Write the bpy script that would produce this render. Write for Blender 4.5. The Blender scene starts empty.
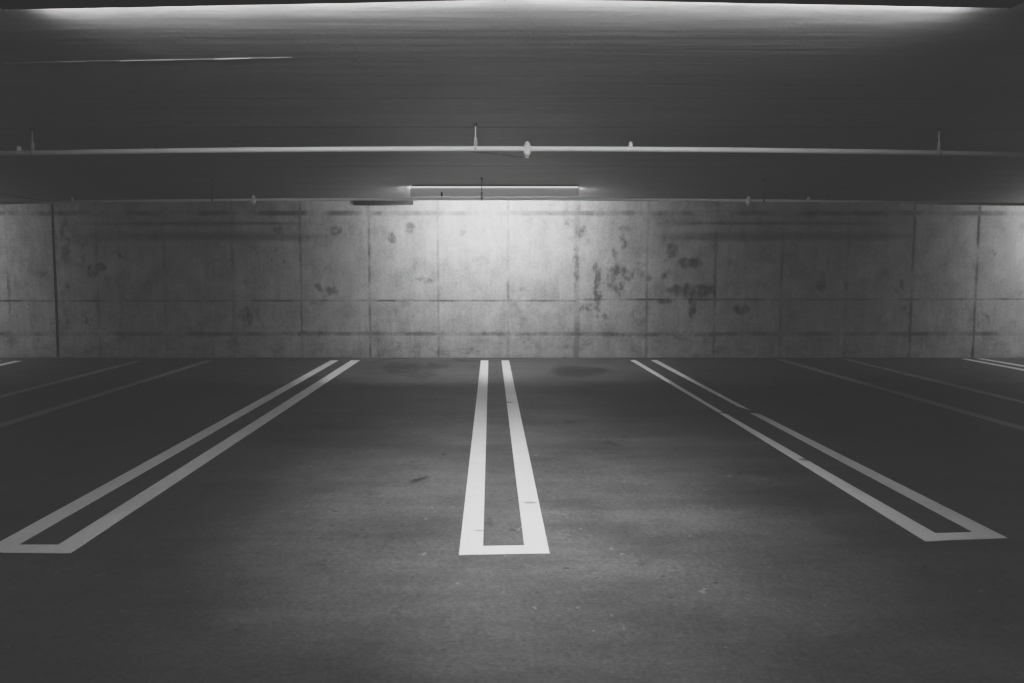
import bpy, bmesh, math, random
from mathutils import Vector, Matrix, noise as mnoise

random.seed(7)
S = bpy.context.scene
C = S.collection
F = 500.0                      # focal length in pixels (1024 wide frame)
PX, PY = 490.0, 301.0          # principal point of the shifted lens
PITCH = math.atan(0.05)
H = 1.45                       # camera height


# ------------------------------------------------------------------ geometry of the view (used to measure the place)
def ray(x, y):
    cx, cy = (x - PX) / F, (PY - y) / F
    f = Vector((0, math.cos(PITCH), -math.sin(PITCH)))
    u = Vector((0, math.sin(PITCH), math.cos(PITCH)))
    return Vector((1, 0, 0)) * cx + u * cy + f


def on_z(x, y, z):
    r = ray(x, y)
    t = (z - H) / r.z
    return Vector((0, 0, H)) + r * t


def on_y(x, y, d):
    r = ray(x, y)
    return Vector((0, 0, H)) + r * (d / r.y)


DW = on_z(490, 357.6, 0).y                 # wall distance
ZC = on_y(490, 200.2, DW).z                # ceiling height at the middle
print('wall', DW, 'ceiling', ZC)


def zceil(x):
    return ZC - 0.045 * (x / 8.8) ** 2


# ------------------------------------------------------------------ mesh helpers
def obj(name, bm, mat, parent=None, smooth=False):
    me = bpy.data.meshes.new(name)
    bmesh.ops.recalc_face_normals(bm, faces=bm.faces[:])
    bm.to_mesh(me)
    bm.free()
    if smooth:
        for p in me.polygons:
            p.use_smooth = True
    if mat:
        me.materials.append(mat)
    o = bpy.data.objects.new(name, me)
    C.objects.link(o)
    if parent:
        o.parent = parent
    return o


def thing(name, label, cat, loc=(0, 0, 0), group=None, rz=0):
    o = bpy.data.objects.new(name, None)
    o.empty_display_size = 0.1
    C.objects.link(o)
    o.location = loc
    o.rotation_euler = (0, 0, rz)
    o['label'] = label
    o['category'] = cat
    if group:
        o['group'] = group
    return o


def structure(o):
    o['kind'] = 'structure'
    return o


def dup(root, loc, label, group=None, rz=0):
    r = root.copy()
    C.objects.link(r)
    r.location = loc
    r.rotation_euler = (0, 0, rz)
    r['label'] = label
    if group:
        r['group'] = group
    for ch in list(root.children):
        c = ch.copy()
        C.objects.link(c)
        c.parent = r
        for g in ch.children:
            d = g.copy()
            C.objects.link(d)
            d.parent = c
    return r


def add_box(bm, x0, x1, y0, y1, z0, z1):
    vs = [bm.verts.new((x, y, z)) for x in (x0, x1) for y in (y0, y1) for z in (z0, z1)]
    for q in ((0, 1, 3, 2), (4, 6, 7, 5), (0, 4, 5, 1), (2, 3, 7, 6), (0, 2, 6, 4), (1, 5, 7, 3)):
        bm.faces.new([vs[i] for i in q])


def add_tube(bm, pts, r, n=12, cap=True):
    """sweep a circle along points (pts: Vectors; r: number or list)"""
    rings = []
    m = len(pts)
    for i, p in enumerate(pts):
        a = pts[max(0, i - 1)]
        b = pts[min(m - 1, i + 1)]
        t = (b - a).normalized()
        up = Vector((0, 0, 1)) if abs(t.z) < 0.9 else Vector((0, 1, 0))
        s = t.cross(up).normalized()
        u = s.cross(t).normalized()
        rr = r[i] if isinstance(r, (list, tuple)) else r
        rings.append([bm.verts.new(p + s * (rr * math.cos(2 * math.pi * k / n)) + u * (rr * math.sin(2 * math.pi * k / n)))
                      for k in range(n)])
    for i in range(m - 1):
        for k in range(n):
            bm.faces.new((rings[i][k], rings[i][(k + 1) % n], rings[i + 1][(k + 1) % n], rings[i + 1][k]))
    if cap:
        bm.faces.new(rings[0][::-1])
        bm.faces.new(rings[-1])


def add_lathe(bm, prof, n=16, c=Vector((0, 0, 0))):
    """profile of (radius, z) turned about the vertical axis"""
    pts = [Vector((c.x, c.y, c.z + z)) for r, z in prof]
    rings = []
    for (r, z), p in zip(prof, pts):
        rings.append([bm.verts.new((p.x + r * math.cos(2 * math.pi * k / n), p.y + r * math.sin(2 * math.pi * k / n), p.z))
                      for k in range(n)])
    for i in range(len(rings) - 1):
        for k in range(n):
            bm.faces.new((rings[i][k], rings[i][(k + 1) % n], rings[i + 1][(k + 1) % n], rings[i + 1][k]))
    bm.faces.new(rings[0][::-1])
    bm.faces.new(rings[-1])


def add_extrude_x(bm, prof, x0, x1):
    """closed profile of (y, z) points extruded along X"""
    a = [bm.verts.new((x0, y, z)) for y, z in prof]
    b = [bm.verts.new((x1, y, z)) for y, z in prof]
    n = len(prof)
    for i in range(n):
        bm.faces.new((a[i], a[(i + 1) % n], b[(i + 1) % n], b[i]))
    bm.faces.new(a[::-1])
    bm.faces.new(b)


def grid(nx, ny, fn):
    bm = bmesh.new()
    vs = [[bm.verts.new(fn(i / nx, j / ny)) for j in range(ny + 1)] for i in range(nx + 1)]
    for i in range(nx):
        for j in range(ny):
            bm.faces.new((vs[i][j], vs[i + 1][j], vs[i + 1][j + 1], vs[i][j + 1]))
    return bm


def set_attr(o, name, fn):
    at = o.data.attributes.new(name, 'FLOAT', 'POINT')
    at.data.foreach_set('value', [fn(v.co) for v in o.data.vertices])


# ------------------------------------------------------------------ node helpers
class NT:
    def __init__(self, name):
        self.m = bpy.data.materials.new(name)
        self.m.use_nodes = True
        self.t = self.m.node_tree
        self.b = self.t.nodes['Principled BSDF']
        self.geo = self.t.nodes.new('ShaderNodeNewGeometry')
        sp = self.t.nodes.new('ShaderNodeSeparateXYZ')
        self.t.links.new(self.geo.outputs['Position'], sp.inputs[0])
        self.P = self.geo.outputs['Position']
        self.x, self.y, self.z = sp.outputs[0], sp.outputs[1], sp.outputs[2]

    def put(self, sock, v):
        if hasattr(v, 'is_output'):
            self.t.links.new(v, sock)
        else:
            sock.default_value = v

    def math(self, op, a, b=0.0, c=None, clamp=False):
        n = self.t.nodes.new('ShaderNodeMath')
        n.operation = op
        n.use_clamp = clamp
        self.put(n.inputs[0], a)
        self.put(n.inputs[1], b)
        if c is not None:
            self.put(n.inputs[2], c)
        return n.outputs[0]

    def add(self, a, b): return self.math('ADD', a, b)
    def sub(self, a, b): return self.math('SUBTRACT', a, b)
    def mul(self, a, b): return self.math('MULTIPLY', a, b)

    def step(self, v, lo, hi, a=0.0, b=1.0):
        n = self.t.nodes.new('ShaderNodeMapRange')
        n.interpolation_type = 'SMOOTHSTEP'
        self.put(n.inputs['Value'], v)
        n.inputs['From Min'].default_value = lo
        n.inputs['From Max'].default_value = hi
        n.inputs['To Min'].default_value = a
        n.inputs['To Max'].default_value = b
        return n.outputs[0]

    def noise(self, scale, sx=1, sy=1, sz=1, detail=4, rough=0.55, off=0.0):
        mp = self.t.nodes.new('ShaderNodeMapping')
        mp.inputs['Scale'].default_value = (sx, sy, sz)
        mp.inputs['Location'].default_value = (off, off * 0.7, off * 1.3)
        self.t.links.new(self.P, mp.inputs['Vector'])
        n = self.t.nodes.new('ShaderNodeTexNoise')
        n.inputs['Scale'].default_value = scale
        n.inputs['Detail'].default_value = detail
        n.inputs['Roughness'].default_value = rough
        self.t.links.new(mp.outputs[0], n.inputs['Vector'])
        return n.outputs[0]

    def attr(self, name):
        n = self.t.nodes.new('ShaderNodeAttribute')
        n.attribute_name = name
        return n.outputs['Fac']

    def line(self, coord, pos, w):
        """1 on the line coord = pos, 0 beyond w"""
        d = self.math('ABSOLUTE', self.sub(coord, pos))
        return self.step(d, w * 0.35, w, 1.0, 0.0)

    def seg(self, a, b, p, q, w):
        """soft line from p to q in the plane of coords a, b"""
        dx, dy = q[0] - p[0], q[1] - p[1]
        L = math.hypot(dx, dy)
        ux, uy = dx / L, dy / L
        ra, rb = self.sub(a, p[0]), self.sub(b, p[1])
        t = self.math('MINIMUM', self.math('MAXIMUM', self.add(self.mul(ra, ux), self.mul(rb, uy)), 0.0), L)
        ea = self.sub(ra, self.mul(t, ux))
        eb = self.sub(rb, self.mul(t, uy))
        d = self.math('SQRT', self.add(self.mul(ea, ea), self.mul(eb, eb)))
        return self.step(d, w * 0.3, w, 1.0, 0.0)

    def finish(self, val, rough=0.6, bump=None, strength=0.2, dist=0.01, spec=0.5, metal=0.0):
        cb = self.t.nodes.new('ShaderNodeCombineColor')
        for i in range(3):
            self.put(cb.inputs[i], val)
        self.t.links.new(cb.outputs[0], self.b.inputs['Base Color'])
        self.put(self.b.inputs['Roughness'], rough)
        self.put(self.b.inputs['Metallic'], metal)
        self.put(self.b.inputs['Specular IOR Level'], spec)
        if bump is not None:
            bn = self.t.nodes.new('ShaderNodeBump')
            bn.inputs['Strength'].default_value = strength
            bn.inputs['Distance'].default_value = dist
            self.put(bn.inputs['Height'], bump)
            self.t.links.new(bn.outputs[0], self.b.inputs['Normal'])
        return self.m


# ------------------------------------------------------------------ materials
def mat_wall():
    n = NT('board marked concrete')
    big = n.noise(0.8, detail=3)
    mid = n.noise(3.2, 1, 1, 0.8, detail=6, rough=0.65, off=3)
    fine = n.noise(22, detail=5, rough=0.7, off=9)
    streak = n.noise(7, 2.2, 1, 0.3, detail=5, rough=0.6, off=5)
    v = n.add(0.44, n.mul(n.sub(big, 0.5), 0.10))
    v = n.add(v, n.mul(n.sub(mid, 0.5), 0.54))
    v = n.add(v, n.mul(n.sub(streak, 0.5), 0.17))
    v = n.add(v, n.mul(n.sub(fine, 0.5), 0.34))
    # shutter joints, measured across the wall, with a painted pipe shadow line
    wob = n.noise(1.7, detail=3, off=21)
    jit = n.mul(n.sub(n.noise(9, detail=3, off=31), 0.5), 0.035)
    xw = n.add(n.x, jit)
    zw = n.add(n.z, n.mul(jit, 0.5))
    dark = None
    verts = [(9, .5), (98, .6), (165, .45), (233, .45), (301, .8), (369.5, .9), (438, .6), (508, .9), (577, .55), (647, .6),
             (715, .7), (781.5, .65), (846.5, .5), (911.5, .9), (975.5, 1.0)]
    for px, k in verts:
        x0 = on_y(px, 290, DW).x
        l = n.mul(n.line(xw, x0, 0.034 if px != 577 else 0.075), k)
        dark = l if dark is None else n.math('MAXIMUM', dark, l)
    xs = on_y(577, 290, DW).x
    z1a, z1b = on_y(490, 300.8, DW).z, on_y(490, 299.5, DW).z
    z2 = on_y(490, 334, DW).z
    right = n.step(n.x, xs - .01, xs + .01)
    h1 = n.add(n.mul(n.line(zw, z1a, 0.026), n.sub(1.0, right)), n.mul(n.line(zw, z1b, 0.026), right))
    h2 = n.mul(n.line(zw, z2, 0.05), 0.8)
    pipe_shade = n.mul(n.line(zw, on_y(490, 213.2, DW).z, 0.06), 0.9)  # shadow of the thin pipe, painted as a dark line
    h2 = n.math('MAXIMUM', h2, pipe_shade)
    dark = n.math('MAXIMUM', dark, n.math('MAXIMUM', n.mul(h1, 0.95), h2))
    dark = n.mul(dark, n.step(wob, 0.35, 0.65, 0.12, 1.0))
    # dirty smears low down beside the joints
    low = n.mul(n.step(n.z, 0.1, 0.55, 1.0, 0.0), n.step(n.noise(5, 1, 1, 2, detail=5, off=41), 0.45, 0.7))
    patch = n.step(n.noise(2.3, 1, 1, 1.2, detail=6, rough=0.68, off=51), 0.55, 0.75)
    st = n.attr('stain')
    brk = n.noise(9, 1, 1, 0.7, detail=5, rough=0.65, off=61)
    stn = n.step(n.add(n.mul(st, 0.9), n.mul(n.sub(brk, 0.5), 2.1)), 0.3, 1.0)
    stn = n.mul(stn, n.step(st, 0.02, 0.6))
    spots = n.step(n.noise(14, detail=3, rough=0.5, off=71), 0.66, 0.76)
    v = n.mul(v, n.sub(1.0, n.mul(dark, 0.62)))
    v = n.mul(v, n.sub(1.0, n.mul(low, 0.18)))
    v = n.mul(v, n.sub(1.0, n.mul(patch, 0.30)))
    v = n.mul(v, n.sub(1.0, n.mul(stn, 0.6)))
    v = n.mul(v, n.sub(1.0, n.mul(spots, 0.25)))
    v = n.math('MAXIMUM', v, 0.03)
    hgt = n.sub(n.add(n.mul(fine, 0.35), n.mul(streak, 0.3)), n.mul(dark, 1.2))
    return n.finish(v, 0.75, hgt, 0.35, 0.012, 0.25)


def mat_floor():
    n = NT('sealed grey floor concrete')
    big = n.noise(0.55, detail=4, rough=0.6)
    mid = n.noise(2.0, 0.7, 1.3, 1, detail=6, rough=0.65, off=3)
    fine = n.noise(34, detail=5, rough=0.75, off=8)
    v = n.add(FLOOR_ALB, n.mul(n.sub(big, 0.5), 0.06))
    v = n.add(v, n.mul(n.sub(mid, 0.5), 0.12))
    v = n.add(v, n.mul(n.sub(fine, 0.5), 0.09))
    blot = n.step(n.noise(1.6, 0.55, 1.6, 1, detail=5, rough=0.62, off=13), 0.56, 0.72)
    v = n.mul(v, n.sub(1.0, n.mul(blot, 0.22)))
    st = n.attr('stain')
    brk = n.noise(9, 0.6, 1.4, 1, detail=6, rough=0.65, off=61)
    stn = n.step(n.add(n.mul(st, 0.9), n.mul(n.sub(brk, 0.5), 2.0)), 0.25, 0.9)
    stn = n.mul(stn, n.step(st, 0.02, 0.6))
    v = n.mul(v, n.sub(1.0, n.mul(stn, 0.68)))
    chips = n.mul(n.step(n.noise(17, 0.7, 1.3, 1, detail=3, rough=0.5, off=23), 0.66, 0.72),
                  n.step(n.noise(1.3, detail=2, off=29), 0.45, 0.6))
    v = n.mul(v, n.sub(1.0, n.mul(chips, 0.5)))
    grit = n.noise(70, 0.6, 1.4, 1, detail=3, rough=0.7, off=47)
    v = n.mul(v, n.add(0.45, n.mul(grit, 1.1)))
    sweep = n.noise(1.3, 0.35, 2.6, 1, detail=6, rough=0.7, off=53)
    v = n.mul(v, n.add(0.35, n.mul(sweep, 1.3)))
    pale = n.step(n.noise(16, detail=2, rough=0.4, off=33), 0.735, 0.77)
    v = n.add(v, n.mul(pale, 0.07))
    jit = n.mul(n.sub(n.noise(5, detail=4, off=91), 0.5), 0.14)
    xx, yy = n.add(n.x, jit), n.add(n.y, n.mul(jit, 1.2))
    for chain, w in FLOOR_CRACKS:
        for a, b in zip(chain[:-1], chain[1:]):
            p, q = on_z(*a, 0), on_z(*b, 0)
            v = n.mul(v, n.sub(1.0, n.mul(n.seg(xx, yy, (p.x, p.y), (q.x, q.y), w), 0.55)))
    v = n.math('MAXIMUM', v, 0.015)
    rough = n.add(0.46, n.mul(mid, 0.25))
    return n.finish(v, rough, n.add(n.mul(fine, 0.5), n.mul(mid, 0.5)), 0.10, 0.012, 0.35)


def mat_ceiling():
    n = NT('smooth cast ceiling concrete')
    band = n.noise(1.0, 0.06, 3.2, 1, detail=5, rough=0.6)
    streak = n.noise(3.0, 0.28, 5.0, 1, detail=5, rough=0.65, off=4)
    fine = n.noise(26, 0.5, 1.2, 1, detail=4, rough=0.7, off=6)
    v = n.add(CEIL_ALB, n.mul(n.sub(band, 0.5), 0.24))
    v = n.add(v, n.mul(n.sub(streak, 0.5), 0.34))
    v = n.add(v, n.mul(n.sub(fine, 0.5), 0.14))
    jit = n.mul(n.sub(n.noise(0.9, detail=4, off=31), 0.5), 0.05)
    yy = n.add(n.y, jit)
    br = n.noise(1.4, 1, 0.4, 1, detail=4, off=36)
    for px, k, w in ((52, .35, .014), (98, .5, .02), (127, .7, .025), (84, .25, .02), (113, .25, .03), (148, .3, .04), (166, .4, .05)):
        y0 = on_z(490, px, ZC).y
        l = n.mul(n.mul(n.line(yy, y0, w), k), n.step(br, .35, .6, .2, 1.0))
        v = n.mul(v, n.sub(1.0, n.mul(l, 0.6)))
    for a, b, k in (((345, 20), (378, 85), .25), ((744, 66), (712, 95), .22), ((811, 12), (800, 24), .3), ((462, 150), (520, 157), -.5),
                    ((0, 194), (40, 198), -.5)):
        p, q = on_z(*a, ZC), on_z(*b, ZC)
        l = n.seg(n.x, n.y, (p.x, p.y), (q.x, q.y), 0.012 if k > 0 else 0.06)
        v = n.add(v, n.mul(l, 0.16 * k)) if k > 0 else n.mul(v, n.sub(1.0, n.mul(l, -k)))
    dots = n.step(n.noise(6.5, detail=1, rough=0.3, off=44), 0.80, 0.83)
    v = n.add(v, n.mul(dots, 0.15))
    v = n.math('MAXIMUM', v, 0.02)
    # board joint across the slab at the far building joint
    return n.finish(v, n.add(0.42, n.mul(streak, 0.2)), n.add(n.mul(streak, 0.6), n.mul(band, 0.8)), 0.22, 0.02, 0.4)


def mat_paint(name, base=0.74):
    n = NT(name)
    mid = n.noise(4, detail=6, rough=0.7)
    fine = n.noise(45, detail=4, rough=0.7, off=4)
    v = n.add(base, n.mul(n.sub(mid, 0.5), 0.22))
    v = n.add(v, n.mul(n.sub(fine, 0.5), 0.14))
    worn = n.step(n.noise(11, 1, 1, 1, detail=5, rough=0.7, off=17), 0.63, 0.72)
    v = n.mul(v, n.sub(1.0, n.mul(worn, 0.22)))
    for (px, py, r) in ((504, 402.5, .05), (479, 531, .012), (530, 503, .02), (728, 413, .05), (810, 460, .04)):
        p = on_z(px, py, 0)
        dx, dy = n.sub(n.x, p.x), n.sub(n.y, p.y)
        d = n.math('SQRT', n.add(n.mul(n.mul(dx, dx), .12), n.mul(dy, dy)))
        v = n.mul(v, n.step(d, r * .5, r, 0.45, 1.0))
    return n.finish(v, 0.55, fine, 0.08, 0.004, 0.35)


def mat_plain(name, val, rough=0.5, metal=0.0, nscale=30, var=0.15):
    n = NT(name)
    v = n.mul(n.add(1.0 - var / 2, n.mul(n.noise(nscale, detail=3), var)), val)
    return n.finish(v, rough, None, 0, 0, 0.5, metal)


def mat_glow(name, strength):
    m = bpy.data.materials.new(name)
    m.use_nodes = True
    b = m.node_tree.nodes['Principled BSDF']
    b.inputs['Base Color'].default_value = (.9, .9, .9, 1)
    b.inputs['Emission Color'].default_value = (1, 1, 1, 1)
    b.inputs['Emission Strength'].default_value = strength
    return m


FLOOR_ALB = 0.092
CEIL_ALB = 0.47
NEAR_E = 22.0
FAR_E = 76.0
SPOT_W = 112.0
FLOOR_CRACKS = [
    ([(372, 362), (383, 359.6), (392, 358.8), (408, 358.6)], 0.05),
    ([(454, 358.9), (462, 360.5), (470, 361.2)], 0.05),
    ([(440, 361.0), (470, 361.5), (540, 361.5)], 0.025),
]
M_wall, M_floor, M_ceil = mat_wall(), mat_floor(), mat_ceiling()
M_paint = mat_paint('white road paint')
M_paint_shade = mat_paint('road paint darkened by shade', 0.34)  # paint darkened to carry the lack of light in the side bays
M_pipe = mat_plain('white painted steel pipe', 0.95, 0.28)
M_brass = mat_plain('pale sprinkler metal', 0.9, 0.4)
M_rod = mat_plain('galvanised rod', 0.7, 0.4, 0.2)
M_rod_shade = mat_plain('silhouetted rod', 0.22, 0.5, 0.2)  # rod darkened to read as a silhouette against the lit background
M_dark = mat_plain('black fixture enamel', 0.035, 0.5)
M_grey = mat_plain('grey fixture enamel', 0.95, 0.5)
M_lip = mat_plain('white fixture enamel', 0.95, 0.4)
M_near = mat_glow('near fluorescent glow', NEAR_E)
M_far = mat_glow('far fluorescent glow', FAR_E)
M_joint = mat_plain('dark joint filler', 0.05, 0.8)
M_edge = mat_plain('pale mortar ridge', 0.6, 0.6)
M_strip = mat_plain('plain dark strip', 0.035, 0.6)

# ------------------------------------------------------------------ setting
XW = 13.0
WALL_STAINS = [  # px x, px y, radius x, radius y, strength
    (598, 287, 5, 26, .9), (596, 270, 4, 8, .9), (618, 278, 12, 20, .75), (622, 243, 5, 12, .7), (616, 252, 5, 8, .7),
    (690, 263, 15, 6, .95), (693, 291, 26, 8, .95), (692, 306, 5, 13, .9), (672, 251, 8, 9, .75), (580, 231, 7, 8, .85),
    (636, 273, 9, 10, .65), (642, 264, 8, 4, .6), (649, 278, 4, 4, .8), (663, 277, 4, 4, .8), (669, 274, 4, 5, .8),
    (393, 238, 6, 6, .85), (410, 229, 7, 7, .85), (463, 233, 5, 5, .6), (482, 231, 5, 4, .6), (481, 260, 10, 6, .65),
    (496, 262, 6, 3, .5), (438, 274, 5, 5, .6), (424, 280, 12, 5, .55), (592, 308, 14, 5, .7), (602, 316, 9, 7, .6),
    (596, 320, 8, 8, .5), (661, 301, 5, 4, .9), (670, 301, 5, 3, .9), (741, 309, 9, 6, .85), (485, 330, 8, 6, .5),
    (480, 296, 10, 5, .5), (524, 292, 8, 6, .5), (570, 222, 9, 5, .5), (625, 229, 8, 4, .7), (545, 222, 14, 6, .4),
    (92, 271, 9, 8, .75), (80, 262, 8, 7, .6), (101, 266, 6, 5, .8), (84, 246, 8, 14, .55), (119, 254, 4, 5, .7), (128, 268, 4, 4, .6),
    (257, 250, 8, 7, .45), (279, 231, 9, 5, .6), (286, 262, 4, 4, .7), (319, 287, 5, 5, .85), (331, 291, 9, 5, .8), (334, 230, 8, 6, .8),
    (250, 315, 14, 14, .6), (218, 312, 14, 8, .4), (130, 310, 14, 10, .45), (88, 318, 12, 10, .55), (160, 280, 25, 20, .3),
    (821, 283, 7, 12, .7), (900, 286, 10, 9, .6), (828, 262, 9, 5, .5), (905, 311, 7, 8, .65), (898, 320, 7, 8, .5), (846, 288, 5, 9, .5),
    (757, 260, 10, 12, .35), (745, 290, 5, 8, .4), (775, 297, 12, 5, .5), (812, 315, 6, 8, .4), (925, 252, 6, 5, .4), (993, 252, 6, 9, .45),
    (985, 318, 8, 9, .5), (65, 238, 6, 30, .6), (66, 300, 6, 36, .5), (585, 215, 26, 3, .4), (370, 213, 40, 3, .35), (760, 216, 60, 3, .3),
    (576, 262, 4, 34, .75), (405, 345, 30, 5, .4), (470, 350, 12, 5, .5), (560, 346, 18, 5, .4), (640, 335, 40, 3, .6), (675, 338, 20, 4, .5),
    (515, 334, 30, 3, .5), (340, 305, 4, 30, .3), (310, 333, 40, 3, .6), (200, 336, 50, 3, .5), (870, 335, 60, 3, .4), (700, 335, 50, 3, .45)]


def build_stains(lst, plane):
    out = []
    for (x, y, rx, ry, s) in lst:
        if plane == 'wall':
            p, a, b = on_y(x, y, DW), on_y(x + rx, y, DW), on_y(x, y - ry, DW)
            out.append((p.x, p.z, abs(a.x - p.x), abs(b.z - p.z), s))
        else:
            p, a, b = on_z(x, y, 0), on_z(x + rx, y, 0), on_z(x, y - ry, 0)
            c = on_z(x, y + ry, 0)
            out.append((p.x, (b.y + c.y) / 2, abs(a.x - p.x), abs(b.y - c.y) / 2, s))
    return out


def stain_fn(lst, ia, ib):
    def fn(co):
        v = 0.0
        a, b = co[ia], co[ib]
        for (p, q, r, t, s) in lst:
            dx = (a - p) / r
            if -1.4 < dx < 1.4:
                dy = (b - q) / t
                d = dx * dx + dy * dy
                if d < 1.96:
                    k = 1 - math.sqrt(d) / 1.4
                    v = max(v, s * min(1, k * 1.8))
        return v
    return fn


# floor
bm = grid(340, 150, lambda u, v: Vector((-XW + 2 * XW * u, -2.0 + (DW + 2.1) * v, 0)))
floor = structure(obj('floor', bm, M_floor))
FLOOR_STAINS = build_stains([
    (575, 371.5, 25, 6, 1.0), (590, 370, 20, 4, .9), (405, 369, 22, 6, .85), (420, 374, 20, 6, .7), (390, 366, 12, 4, .7), (436, 366, 16, 4, .7),
    (304, 481, 12, 4, .6), (311, 480, 14, 7, .35), (376, 597, 5, 2.5, .9), (189, 503, 7, 2, 1.0), (418, 481, 6, 1.6, .95), (427, 478, 5, 1.4, .8),
    (246, 494, 4, 2, .7), (300, 564, 60, 4, .4), (612, 444, 12, 4, .7), (650, 446, 30, 3, .4), (575, 422, 18, 1.8, .7), (488, 514.5, 4, 1.6, 1.0),
    (488, 527, 9, 8, .45), (463, 531, 16, 6, .45), (414, 650, 16, 2.5, .6), (383, 620, 10, 2, .6), (215, 605, 14, 2, .6),
    (355, 535, 10, 2.4, .6), (265, 552, 10, 2, .5), (180, 580, 8, 2, .5), (642, 564, 5, 3, .7), (635, 561, 5, 3, .6), (706, 587, 3, 2, .7), (722, 599, 3, 2, .7),
    (788, 590, 4, 2, .7), (605, 535, 8, 4, .35), (516, 563, 6, 2, .7), (640, 665, 30, 10, .35), (560, 650, 40, 8, .3),
    (360, 455, 40, 3, .5), (330, 470, 40, 3, .45), (395, 445, 30, 2.5, .5), (300, 440, 50, 2.5, .4), (740, 473, 4, 2, .6), (560, 458, 6, 9, .3), (665, 460, 20, 3, .4)],
    'floor')
set_attr(floor, 'stain', stain_fn(FLOOR_STAINS, 0, 1))

# back wall
bm = grid(600, 66, lambda u, v: Vector((-XW + 2 * XW * u, DW, (ZC + 0.05) * v)))
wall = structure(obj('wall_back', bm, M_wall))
set_attr(wall, 'stain', stain_fn(build_stains(WALL_STAINS, 'wall'), 0, 2))

# ceiling slab with its slight crown
bm = grid(52, 24, lambda u, v: Vector((-XW + 2 * XW * u, -2.0 + (DW + 2.1) * v, zceil(-XW + 2 * XW * u))))
ceiling = structure(obj('ceiling', bm, M_ceil, smooth=True))

# building joint: recessed dark strip up the wall and over the ceiling
bm = bmesh.new()
pts = [on_y(x, y, DW - .003) for x, y in ((52.3, 203.5), (53.4, 240), (55.0, 275), (56.6, 310), (57.6, 340), (58, 357))]
w = .022
L = [bm.verts.new((p.x - w, p.y, max(p.z, 0.002))) for p in pts]
R = [bm.verts.new((p.x + w, p.y, max(p.z, 0.002))) for p in pts]
for i in range(len(pts) - 1):
    bm.faces.new((L[i], L[i + 1], R[i + 1], R[i]))
structure(obj('trim_1', bm, M_joint))
bm = bmesh.new()
xj = pts[0].x
a = [bm.verts.new((xj + s * .03, y, zceil(xj) - .003)) for s, y in ((-1, 4.2), (1, 4.2), (1, DW), (-1, DW))]
bm.faces.new(a)
structure(obj('trim_2', bm, M_joint))

# pale mortar ridge left by the shuttering on the ceiling, upper left
bm = bmesh.new()
rp = [(4, 62.4), (38, 61.6), (60, 61.2), (85, 60.6), (120, 60.2), (150, 59.6), (185, 59.2), (215, 58.7), (250, 57.9), (292, 57.4)]
for (a, b) in zip(rp[:-1], rp[1:]):
    p, q = on_z(*a, ZC), on_z(*b, ZC)
    hgt = random.uniform(.0015, .005)
    vs = [bm.verts.new((p.x, p.y - .006, zceil(p.x))), bm.verts.new((q.x, q.y - .006, zceil(q.x))),
          bm.verts.new((q.x, q.y, zceil(q.x) - hgt)), bm.verts.new((p.x, p.y, zceil(p.x) - hgt)),
          bm.verts.new((q.x, q.y + .006, zceil(q.x))), bm.verts.new((p.x, p.y + .006, zceil(p.x)))]
    bm.faces.new((vs[0], vs[1], vs[2], vs[3]))
    bm.faces.new((vs[3], vs[2], vs[4], vs[5]))
structure(obj('trim_3', bm, M_edge))

# ------------------------------------------------------------------ painted bay lines
TH = 0.003
DEND = on_z(490, 554, 0).y


def slab(bm, pts):
    t = [bm.verts.new((p.x, p.y, TH)) for p in pts]
    b = [bm.verts.new((p.x, p.y, 0.0)) for p in pts]
    n = len(pts)
    bm.faces.new(t)
    bm.faces.new(b[::-1])
    for i in range(n):
        bm.faces.new((t[i], b[i], b[(i + 1) % n], t[(i + 1) % n]))


def stripe(name, polys, parent):
    """polys: lists of floor points in world space"""
    bm = bmesh.new()
    o = parent.location
    for p in polys:
        slab(bm, [Vector((q.x - o.x, q.y - o.y, 0)) for q in p])
    return obj(name, bm, M_paint, parent)


def fl(*pp):
    return [on_z(x, y, 0) for x, y in pp]


def hairpin(label, left, right, end, group=None):
    c = sum((on_z(*p, 0) for p in end), Vector()) / len(end)
    t = thing('parking_bay_line', label, 'parking line', (c.x, c.y, 0), group)
    stripe('long_stripe', [fl(*p) for p in left], t)
    stripe('long_stripe', [fl(*p) for p in right], t)
    stripe('end_stripe', [fl(*end)], t)
    return t


hairpin('white painted hairpin bay line straight ahead in the middle of the floor',
        [[(459, 555.2), (483, 555.0), (483, 546.5), (488.3, 360.6), (480.8, 360.6)]],
        [[(524.3, 554.2), (549.6, 553.8), (509, 360.6), (501.5, 360.6), (524.3, 545.8)]],
        [(483, 555.0), (524.3, 554.2), (524.3, 545.8), (483, 546.5)])
hairpin('white painted hairpin bay line slanting to the lower left edge of the photo',
        [[(-20, 553), (4.5, 553.2), (18.5, 545), (338.6, 360.4), (330.8, 360.4)]],
        [[(45, 553.6), (70, 553.9), (360, 360.4), (351, 360.4), (58.5, 545)]],
        [(4.5, 553.2), (45, 553.6), (58.5, 545), (18.5, 545)])
hairpin('white painted hairpin bay line with a break, slanting to the lower right of the photo',
        [[(630, 360.2), (635.6, 360.2), (722, 411.7), (717.3, 412)],
         [(717.3, 412), (721.8, 411.9), (728, 415), (935.5, 533.5), (948, 540.8), (925.7, 541.8)]],
        [[(650.7, 360.2), (657, 360.2), (742, 405.8), (751, 410.6), (738, 406.5)],
         [(750, 413), (760, 414.2), (1008, 538.5), (984, 539.4), (973, 532.4)]],
        [(948, 540.8), (984, 539.4), (973, 532.4), (935.5, 533.5)])


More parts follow.
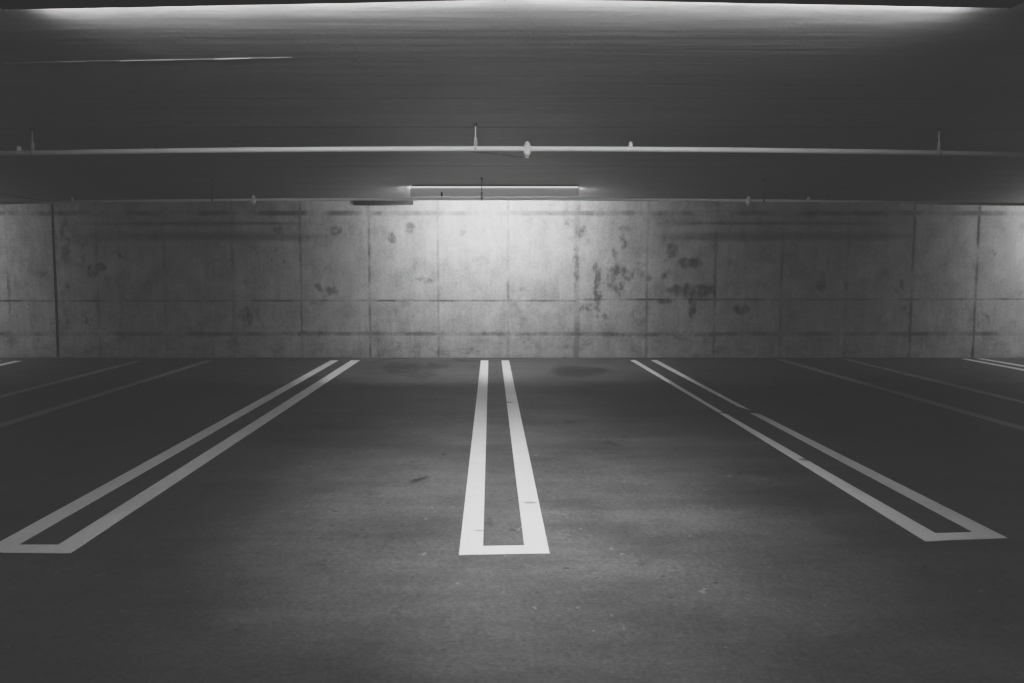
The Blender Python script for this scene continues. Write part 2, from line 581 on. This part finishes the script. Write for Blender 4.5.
def far_stripe(a0, a1, b0, b1, d1):
    """strip whose two edges pass through pixel pairs a0-a1 and b0-b1, carried on to depth d1"""
    P, Q, R_, S_ = (on_z(*p, 0) for p in (a0, a1, b0, b1))

    def at(p, q, d):
        t = (d - p.y) / (q.y - p.y)
        return p + (q - p) * t
    return [P, R_, at(R_, S_, d1), at(P, Q, d1)]


def single(label, *args):
    pts = far_stripe(*args, DEND)
    c = sum(pts, Vector()) / 4
    bm = bmesh.new()
    slab(bm, [q - c for q in pts])
    o = obj('bay_edge_stripe', bm, M_paint_shade)
    o.location = (c.x, c.y, 0)
    o['label'] = label
    o['category'] = 'parking line'
    o['group'] = 'single stripes in the dark bays'
    return o


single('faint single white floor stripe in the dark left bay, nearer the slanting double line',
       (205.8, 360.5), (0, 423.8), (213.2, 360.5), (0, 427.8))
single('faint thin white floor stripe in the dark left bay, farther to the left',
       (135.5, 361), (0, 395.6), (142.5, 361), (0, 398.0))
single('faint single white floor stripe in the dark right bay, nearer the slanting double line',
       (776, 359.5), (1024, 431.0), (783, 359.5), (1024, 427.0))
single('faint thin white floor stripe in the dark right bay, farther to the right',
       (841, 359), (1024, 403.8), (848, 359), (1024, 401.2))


def far_pair(label, s1, s2):
    a = far_stripe(*s1, DEND)
    b = far_stripe(*s2, DEND)
    t = thing('parking_bay_line', label, 'parking line', (a[0].x, a[0].y, 0))
    stripe('long_stripe', [a], t)
    stripe('long_stripe', [b], t)
    return t


far_pair('short bright white bay line at the far left edge by the wall',
         ((14.5, 361.0), (0, 364.2), (22, 361.0), (0, 366.0)), ((-6, 361.0), (-20, 363.6), (1, 361.0), (-20, 365)))
far_pair('short bright double white bay line at the far right edge by the wall',
         ((961, 358.9), (1024, 370.9), (967, 358.9), (1024, 369.3)), ((976.5, 358.6), (1024, 366.9), (982, 358.6), (1024, 365.5)))

# ------------------------------------------------------------------ sprinkler pipes
def pipe_path(ctrl, drop):
    """points along the pipe through pixel points; it hangs `drop` under the crowned ceiling"""
    pts = []
    for x, y in ctrl:
        z = ZC - drop
        for _ in range(6):
            p = on_z(x, y, z)
            z = zceil(p.x) - drop
        pts.append(p)
    return pts


def interp(ctrl, x):
    # smooth parabola through pixel control points (least squares would do; three points are given)
    (x0, y0), (x1, y1), (x2, y2) = ctrl
    return (y0 * (x - x1) * (x - x2) / ((x0 - x1) * (x0 - x2)) + y1 * (x - x0) * (x - x2) / ((x1 - x0) * (x1 - x2))
            + y2 * (x - x0) * (x - x1) / ((x2 - x0) * (x2 - x1)))


def make_pipe(label, ctrl, drop, r, hangers, tees, plugs, ext=60, rod=None):
    rod = rod or M_rod
    def pt(x):
        return pipe_path([(x, interp(ctrl, x))], drop)[0]
    xs = [-ext + (1024 + 2 * ext) * i / 48 for i in range(49)]
    pts = [pt(x) for x in xs]
    mid = pts[24].copy()
    t = thing('sprinkler_pipe', label, 'pipe', tuple(mid), 'sprinkler pipes under the ceiling')
    bm = bmesh.new()
    add_tube(bm, [p - mid for p in pts], r, 16)
    obj('pipe_run', bm, M_pipe, t, True)
    for hx in hangers:
        p = pt(hx) - mid
        top = zceil(pt(hx).x) - mid.z
        bm = bmesh.new()
        ring = []
        for k in range(13):
            a = -math.pi * 1.0 + 2 * math.pi * k / 12
            ring.append((math.sin(a) * (r + .004), math.cos(a) * (r + .004)))
        # flat strap of the clevis round the pipe
        prof_o = [(y * 1.0, z) for y, z in ring]
        va = [bm.verts.new((p.x - .011, p.y + y, p.z + z)) for y, z in prof_o[:-1]]
        vb = [bm.verts.new((p.x + .011, p.y + y, p.z + z)) for y, z in prof_o[:-1]]
        for k in range(12):
            bm.faces.new((va[k], va[(k + 1) % 12], vb[(k + 1) % 12], vb[k]))
        for s in (-1, 1):   # the two legs of the clevis meeting at the nut
            add_tube(bm, [p + Vector((s * .008, 0, r)), p + Vector((s * .008, 0, r + .04)), p + Vector((0, 0, r + .058))], .0055, 8)
        h = obj('hanger', bm, rod, t)
        bm = bmesh.new()
        add_tube(bm, [p + Vector((0, 0, r + .05)), Vector((p.x, p.y, top))], .0055, 8)
        obj('threaded_rod', bm, rod, h)
        bm = bmesh.new()
        add_lathe(bm, [(.013, 0), (.013, .018), (.008, .022)], 6, p + Vector((0, 0, r + .052)))
        obj('nut', bm, rod, h)
        bm = bmesh.new()
        add_lathe(bm, [(.012, -.02), (.016, -.004), (.016, .001)], 10, Vector((p.x, p.y, top)))
        obj('anchor', bm, M_dark, h)
    for tx in tees:
        p = pt(tx) - mid
        bm = bmesh.new()
        add_tube(bm, [p + Vector((x, 0, 0)) for x in (-.030, -.024, .024, .030)], [r + .003, r + .010, r + .010, r + .003], 16)
        add_lathe(bm, [(.024, 0), (.024, r + .022), (.018, r + .034), (.006, r + .042)], 14, p)
        s = obj('sprinkler', bm, M_brass, t, True)
        bm = bmesh.new()
        zb = -r
        add_lathe(bm, [(.020, zb + .002), (.030, zb - .006), (.030, zb - .018), (.024, zb - .030), (.014, zb - .036)], 14, p)
        for q in (-1, 1):
            add_tube(bm, [p + Vector((q * .011, 0, zb - .030)), p + Vector((q * .014, 0, zb - .042)), p + Vector((0, 0, zb - .052))], .003, 6)
        add_lathe(bm, [(.017, zb - .051), (.019, zb - .053), (.017, zb - .055)], 16, p)
        obj('sprinkler_head', bm, M_brass, s, True)
    for gx in plugs:
        p = pt(gx) - mid
        bm = bmesh.new()
        add_lathe(bm, [(.020, r * .5), (.020, r + .014), (.017, r + .020), (.017, r + .034), (.011, r + .040)], 12, p)
        obj('outlet_plug', bm, M_brass, t, True)
    return t


make_pipe('brighter white sprinkler pipe across the ceiling, nearer of the two',
          ((0, 153.6), (512, 148.8), (1024, 154.6)), 0.215, 0.0225, [33, 475.5, 938.5], [527.3], [19, 630.5])
make_pipe('thin white sprinkler pipe along the top of the back wall, farther of the two',
          ((0, 203.0), (512, 199.0), (1024, 204.6)), 0.283, 0.019, [212.5, 481.7, 763.5], [253.3, 748.2], [72, 808.5], 60, M_rod_shade)


# ------------------------------------------------------------------ fluorescent fixtures (hood open to the back wall)
def make_fixture(label, length, hgt, mat_body, mat_glow_, loc, rz, lipd, tube_y, tube_up, top_trim=False, rt=.016):
    """local: X along, Y away from the viewer, Z=0 at ceiling"""
    t = thing('strip_light', label, 'light fixture', loc, None, rz)
    l2 = length / 2
    cap = tube_y + .03 if top_trim else lipd + .02
    bm = bmesh.new()
    f = .006
    prof = [(0, 0), (0, -hgt + .008), (.006, -hgt), (lipd, -hgt), (lipd, -hgt + f), (.010, -hgt + f), (f, -hgt + .012), (f, -f), (tube_y + .03, -f), (tube_y + .03, 0)]
    add_extrude_x(bm, prof, -l2, l2)
    obj('hood', bm, mat_body, t)
    for s in (-1, 1):
        bm = bmesh.new()
        add_extrude_x(bm, [(-.002, 0), (-.002, -hgt - .001), (lipd + .004, -hgt - .001), (lipd + .012, -hgt + tube_up - .035), (cap, -hgt + tube_up - .03), (cap, 0)],
                      s * l2 - .003, s * l2 + .003)
        obj('end_cap', bm, mat_body, t)
    n = 2 if length > 2 else 1
    bm = bmesh.new()
    for i in range(n):
        x0 = -l2 + length * i / n + .02
        x1 = -l2 + length * (i + 1) / n - .02
        add_tube(bm, [Vector((x0, tube_y, -hgt + tube_up)), Vector((x1, tube_y, -hgt + tube_up))], .016, 12)
    obj('fluorescent_tube', bm, mat_glow_, t, True)
    M_edge_glow = bpy.data.materials.get('added edge glow') or mat_glow('added edge glow', 0.17)
    for x in (-l2 + .012, 0, l2 - .012):
        bm = bmesh.new()
        add_box(bm, x - .006, x + .006, tube_y - .018, tube_y + .018, -hgt + tube_up - .018, -.004)
        obj('lamp_holder', bm, M_lip, t)
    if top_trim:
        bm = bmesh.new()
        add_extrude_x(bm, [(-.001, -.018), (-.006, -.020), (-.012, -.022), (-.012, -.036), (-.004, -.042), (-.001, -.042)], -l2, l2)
        obj('edge_glow_strip', bm, M_edge_glow, t)  # glow added along the hood's top edge to draw its bright line
        bm = bmesh.new()
        add_extrude_x(bm, [(-.001, 0), (-.014, 0), (-.014, -.016), (-.001, -.016)], -l2 + .03, l2)
        obj('ceiling_gap_shade', bm, M_dark, t)  # dark strip standing in for the shaded gap under the ceiling
        bm = bmesh.new()
        add_box(bm, -l2 + .45, -l2 + .475, -.012, 0, -.165, -.105)
        obj('latch', bm, M_dark, t)
    return t


z_b = on_y(507, .5, 2.30).z
hN = ZC - z_b


def near_fixture(label, a, b):
    p, q = on_z(*a, z_b), on_z(*b, z_b)
    lip = .075
    d = (q - p)
    rz = math.atan2(d.y, d.x)
    c = (p + q) / 2
    nrm = Vector((-math.sin(rz), math.cos(rz), 0))
    c = c - nrm * lip
    return make_fixture(label, d.length - .02, hN - .004, M_dark, M_near, (c.x, c.y, zceil(c.x) - .001), rz, lip, .152, .070, rt=.013)


near_fixture('black hooded strip light on the ceiling, left one of the pair at the top edge', (2, 10.2), (507, 0.4))
near_fixture('black hooded strip light on the ceiling, right one of the pair at the top edge', (509, -0.7), (1012, 8.6))

DF = 7.36
pL, pR = on_y(410, 186, DF), on_y(578, 186, DF)
zf = on_y(490, 195.9, DF).z
LF = (pR - pL).length
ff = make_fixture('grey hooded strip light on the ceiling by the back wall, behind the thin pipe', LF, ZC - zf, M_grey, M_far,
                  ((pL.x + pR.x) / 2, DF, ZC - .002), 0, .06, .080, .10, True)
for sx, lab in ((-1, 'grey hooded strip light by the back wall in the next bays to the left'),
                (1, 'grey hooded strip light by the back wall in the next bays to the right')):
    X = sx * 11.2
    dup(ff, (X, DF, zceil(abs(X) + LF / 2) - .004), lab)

# added spot without a body between the near hoods, pools light on the floor
sl = bpy.data.lights.new('floor_fill_spot', 'SPOT')
sl.energy = SPOT_W
sl.spot_size = math.radians(82)
sl.spot_blend = 1.0
sl.shadow_soft_size = 0.05
so = bpy.data.objects.new('floor_fill_spot', sl)
so.location = (0.08, 2.46, ZC - .06)
so.rotation_euler = (Vector((0.26, 3.25, 0)) - so.location).to_track_quat('-Z', 'Y').to_euler()
C.objects.link(so)

# dark strip at the head of the wall, left of the far strip light
p0, p1 = on_y(353.3, 200.6, DW - .05), on_y(413, 204.8, DW - .05)
bm = bmesh.new()
prof = []
nseg = 16
for i in range(nseg + 1):
    u = i / nseg
    prof.append((p0.x + (p1.x - p0.x) * u, p1.z - .010 * math.sin(math.pi * min(1, u * 1.1)) + .006 * u))
top = p0.z
cx, cz = (p0.x + p1.x) / 2, p1.z
va = [bm.verts.new((x - cx, 0, z - cz)) for x, z in prof]
vb = [bm.verts.new((x - cx, 0, top - cz)) for x, z in prof]
vc = [bm.verts.new((x - cx, .047, z - cz)) for x, z in prof]
vd = [bm.verts.new((x - cx, .047, top - cz)) for x, z in prof]
for i in range(nseg):
    bm.faces.new((va[i], va[i + 1], vb[i + 1], vb[i]))
    bm.faces.new((va[i], vc[i], vc[i + 1], va[i + 1]))
    bm.faces.new((vb[i], vb[i + 1], vd[i + 1], vd[i]))
    bm.faces.new((vc[i], vd[i], vd[i + 1], vc[i + 1]))
bm.faces.new((va[0], vb[0], vd[0], vc[0]))
bm.faces.new((va[-1], vc[-1], vd[-1], vb[-1]))
o = obj('dark_strip', bm, M_strip)
o.location = (cx, DW - .05, cz)
o['label'] = 'short dark strip on top of the concrete wall, left of the far light'
o['category'] = 'metal strip'

# ------------------------------------------------------------------ world, camera, view
wd = bpy.data.worlds.new('dark garage')
wd.use_nodes = True
wd.node_tree.nodes['Background'].inputs[0].default_value = (1, 1, 1, 1)
wd.node_tree.nodes['Background'].inputs[1].default_value = 0.004
S.world = wd

cam = bpy.data.cameras.new('camera')
cam.sensor_width = 36
cam.lens = F / 1024 * 36
cam.shift_x = (512 - PX) / 1024
cam.shift_y = (PY - 341.5) / 1024
cam.clip_start = 0.05
co = bpy.data.objects.new('camera', cam)
co.location = (0, 0, H)
co.rotation_euler = (math.pi / 2 - PITCH, 0, 0)
C.objects.link(co)
S.camera = co

S.view_settings.view_transform = 'Standard'
S.view_settings.look = 'None'
S.view_settings.exposure = 0
S.view_settings.use_curve_mapping = True
cm = S.view_settings.curve_mapping
cv = cm.curves[3]
GAIN = 2.5       # scene value that the top of the curve stands for


def film(x):
    q = (x * GAIN) ** 1.45
    return 0.0242 + 0.89 * q / (0.235 + q)


CURVE = [(x, film(x)) for x in (0.0, 0.008, 0.02, 0.04, 0.08, 0.14, 0.24, 0.4, 0.65, 1.0)]
while len(cv.points) > 2:
    cv.points.remove(cv.points[1])
cv.points[0].location = CURVE[0]
cv.points[-1].location = CURVE[-1]
for p in CURVE[1:-1]:
    cv.points.new(*p)
cm.update()

S.cycles.use_denoising = True
S.cycles.max_bounces = 8
S.cycles.diffuse_bounces = 5
S.cycles.sample_clamp_indirect = 4.0
S.cycles.caustics_reflective = False
S.cycles.caustics_refractive = False
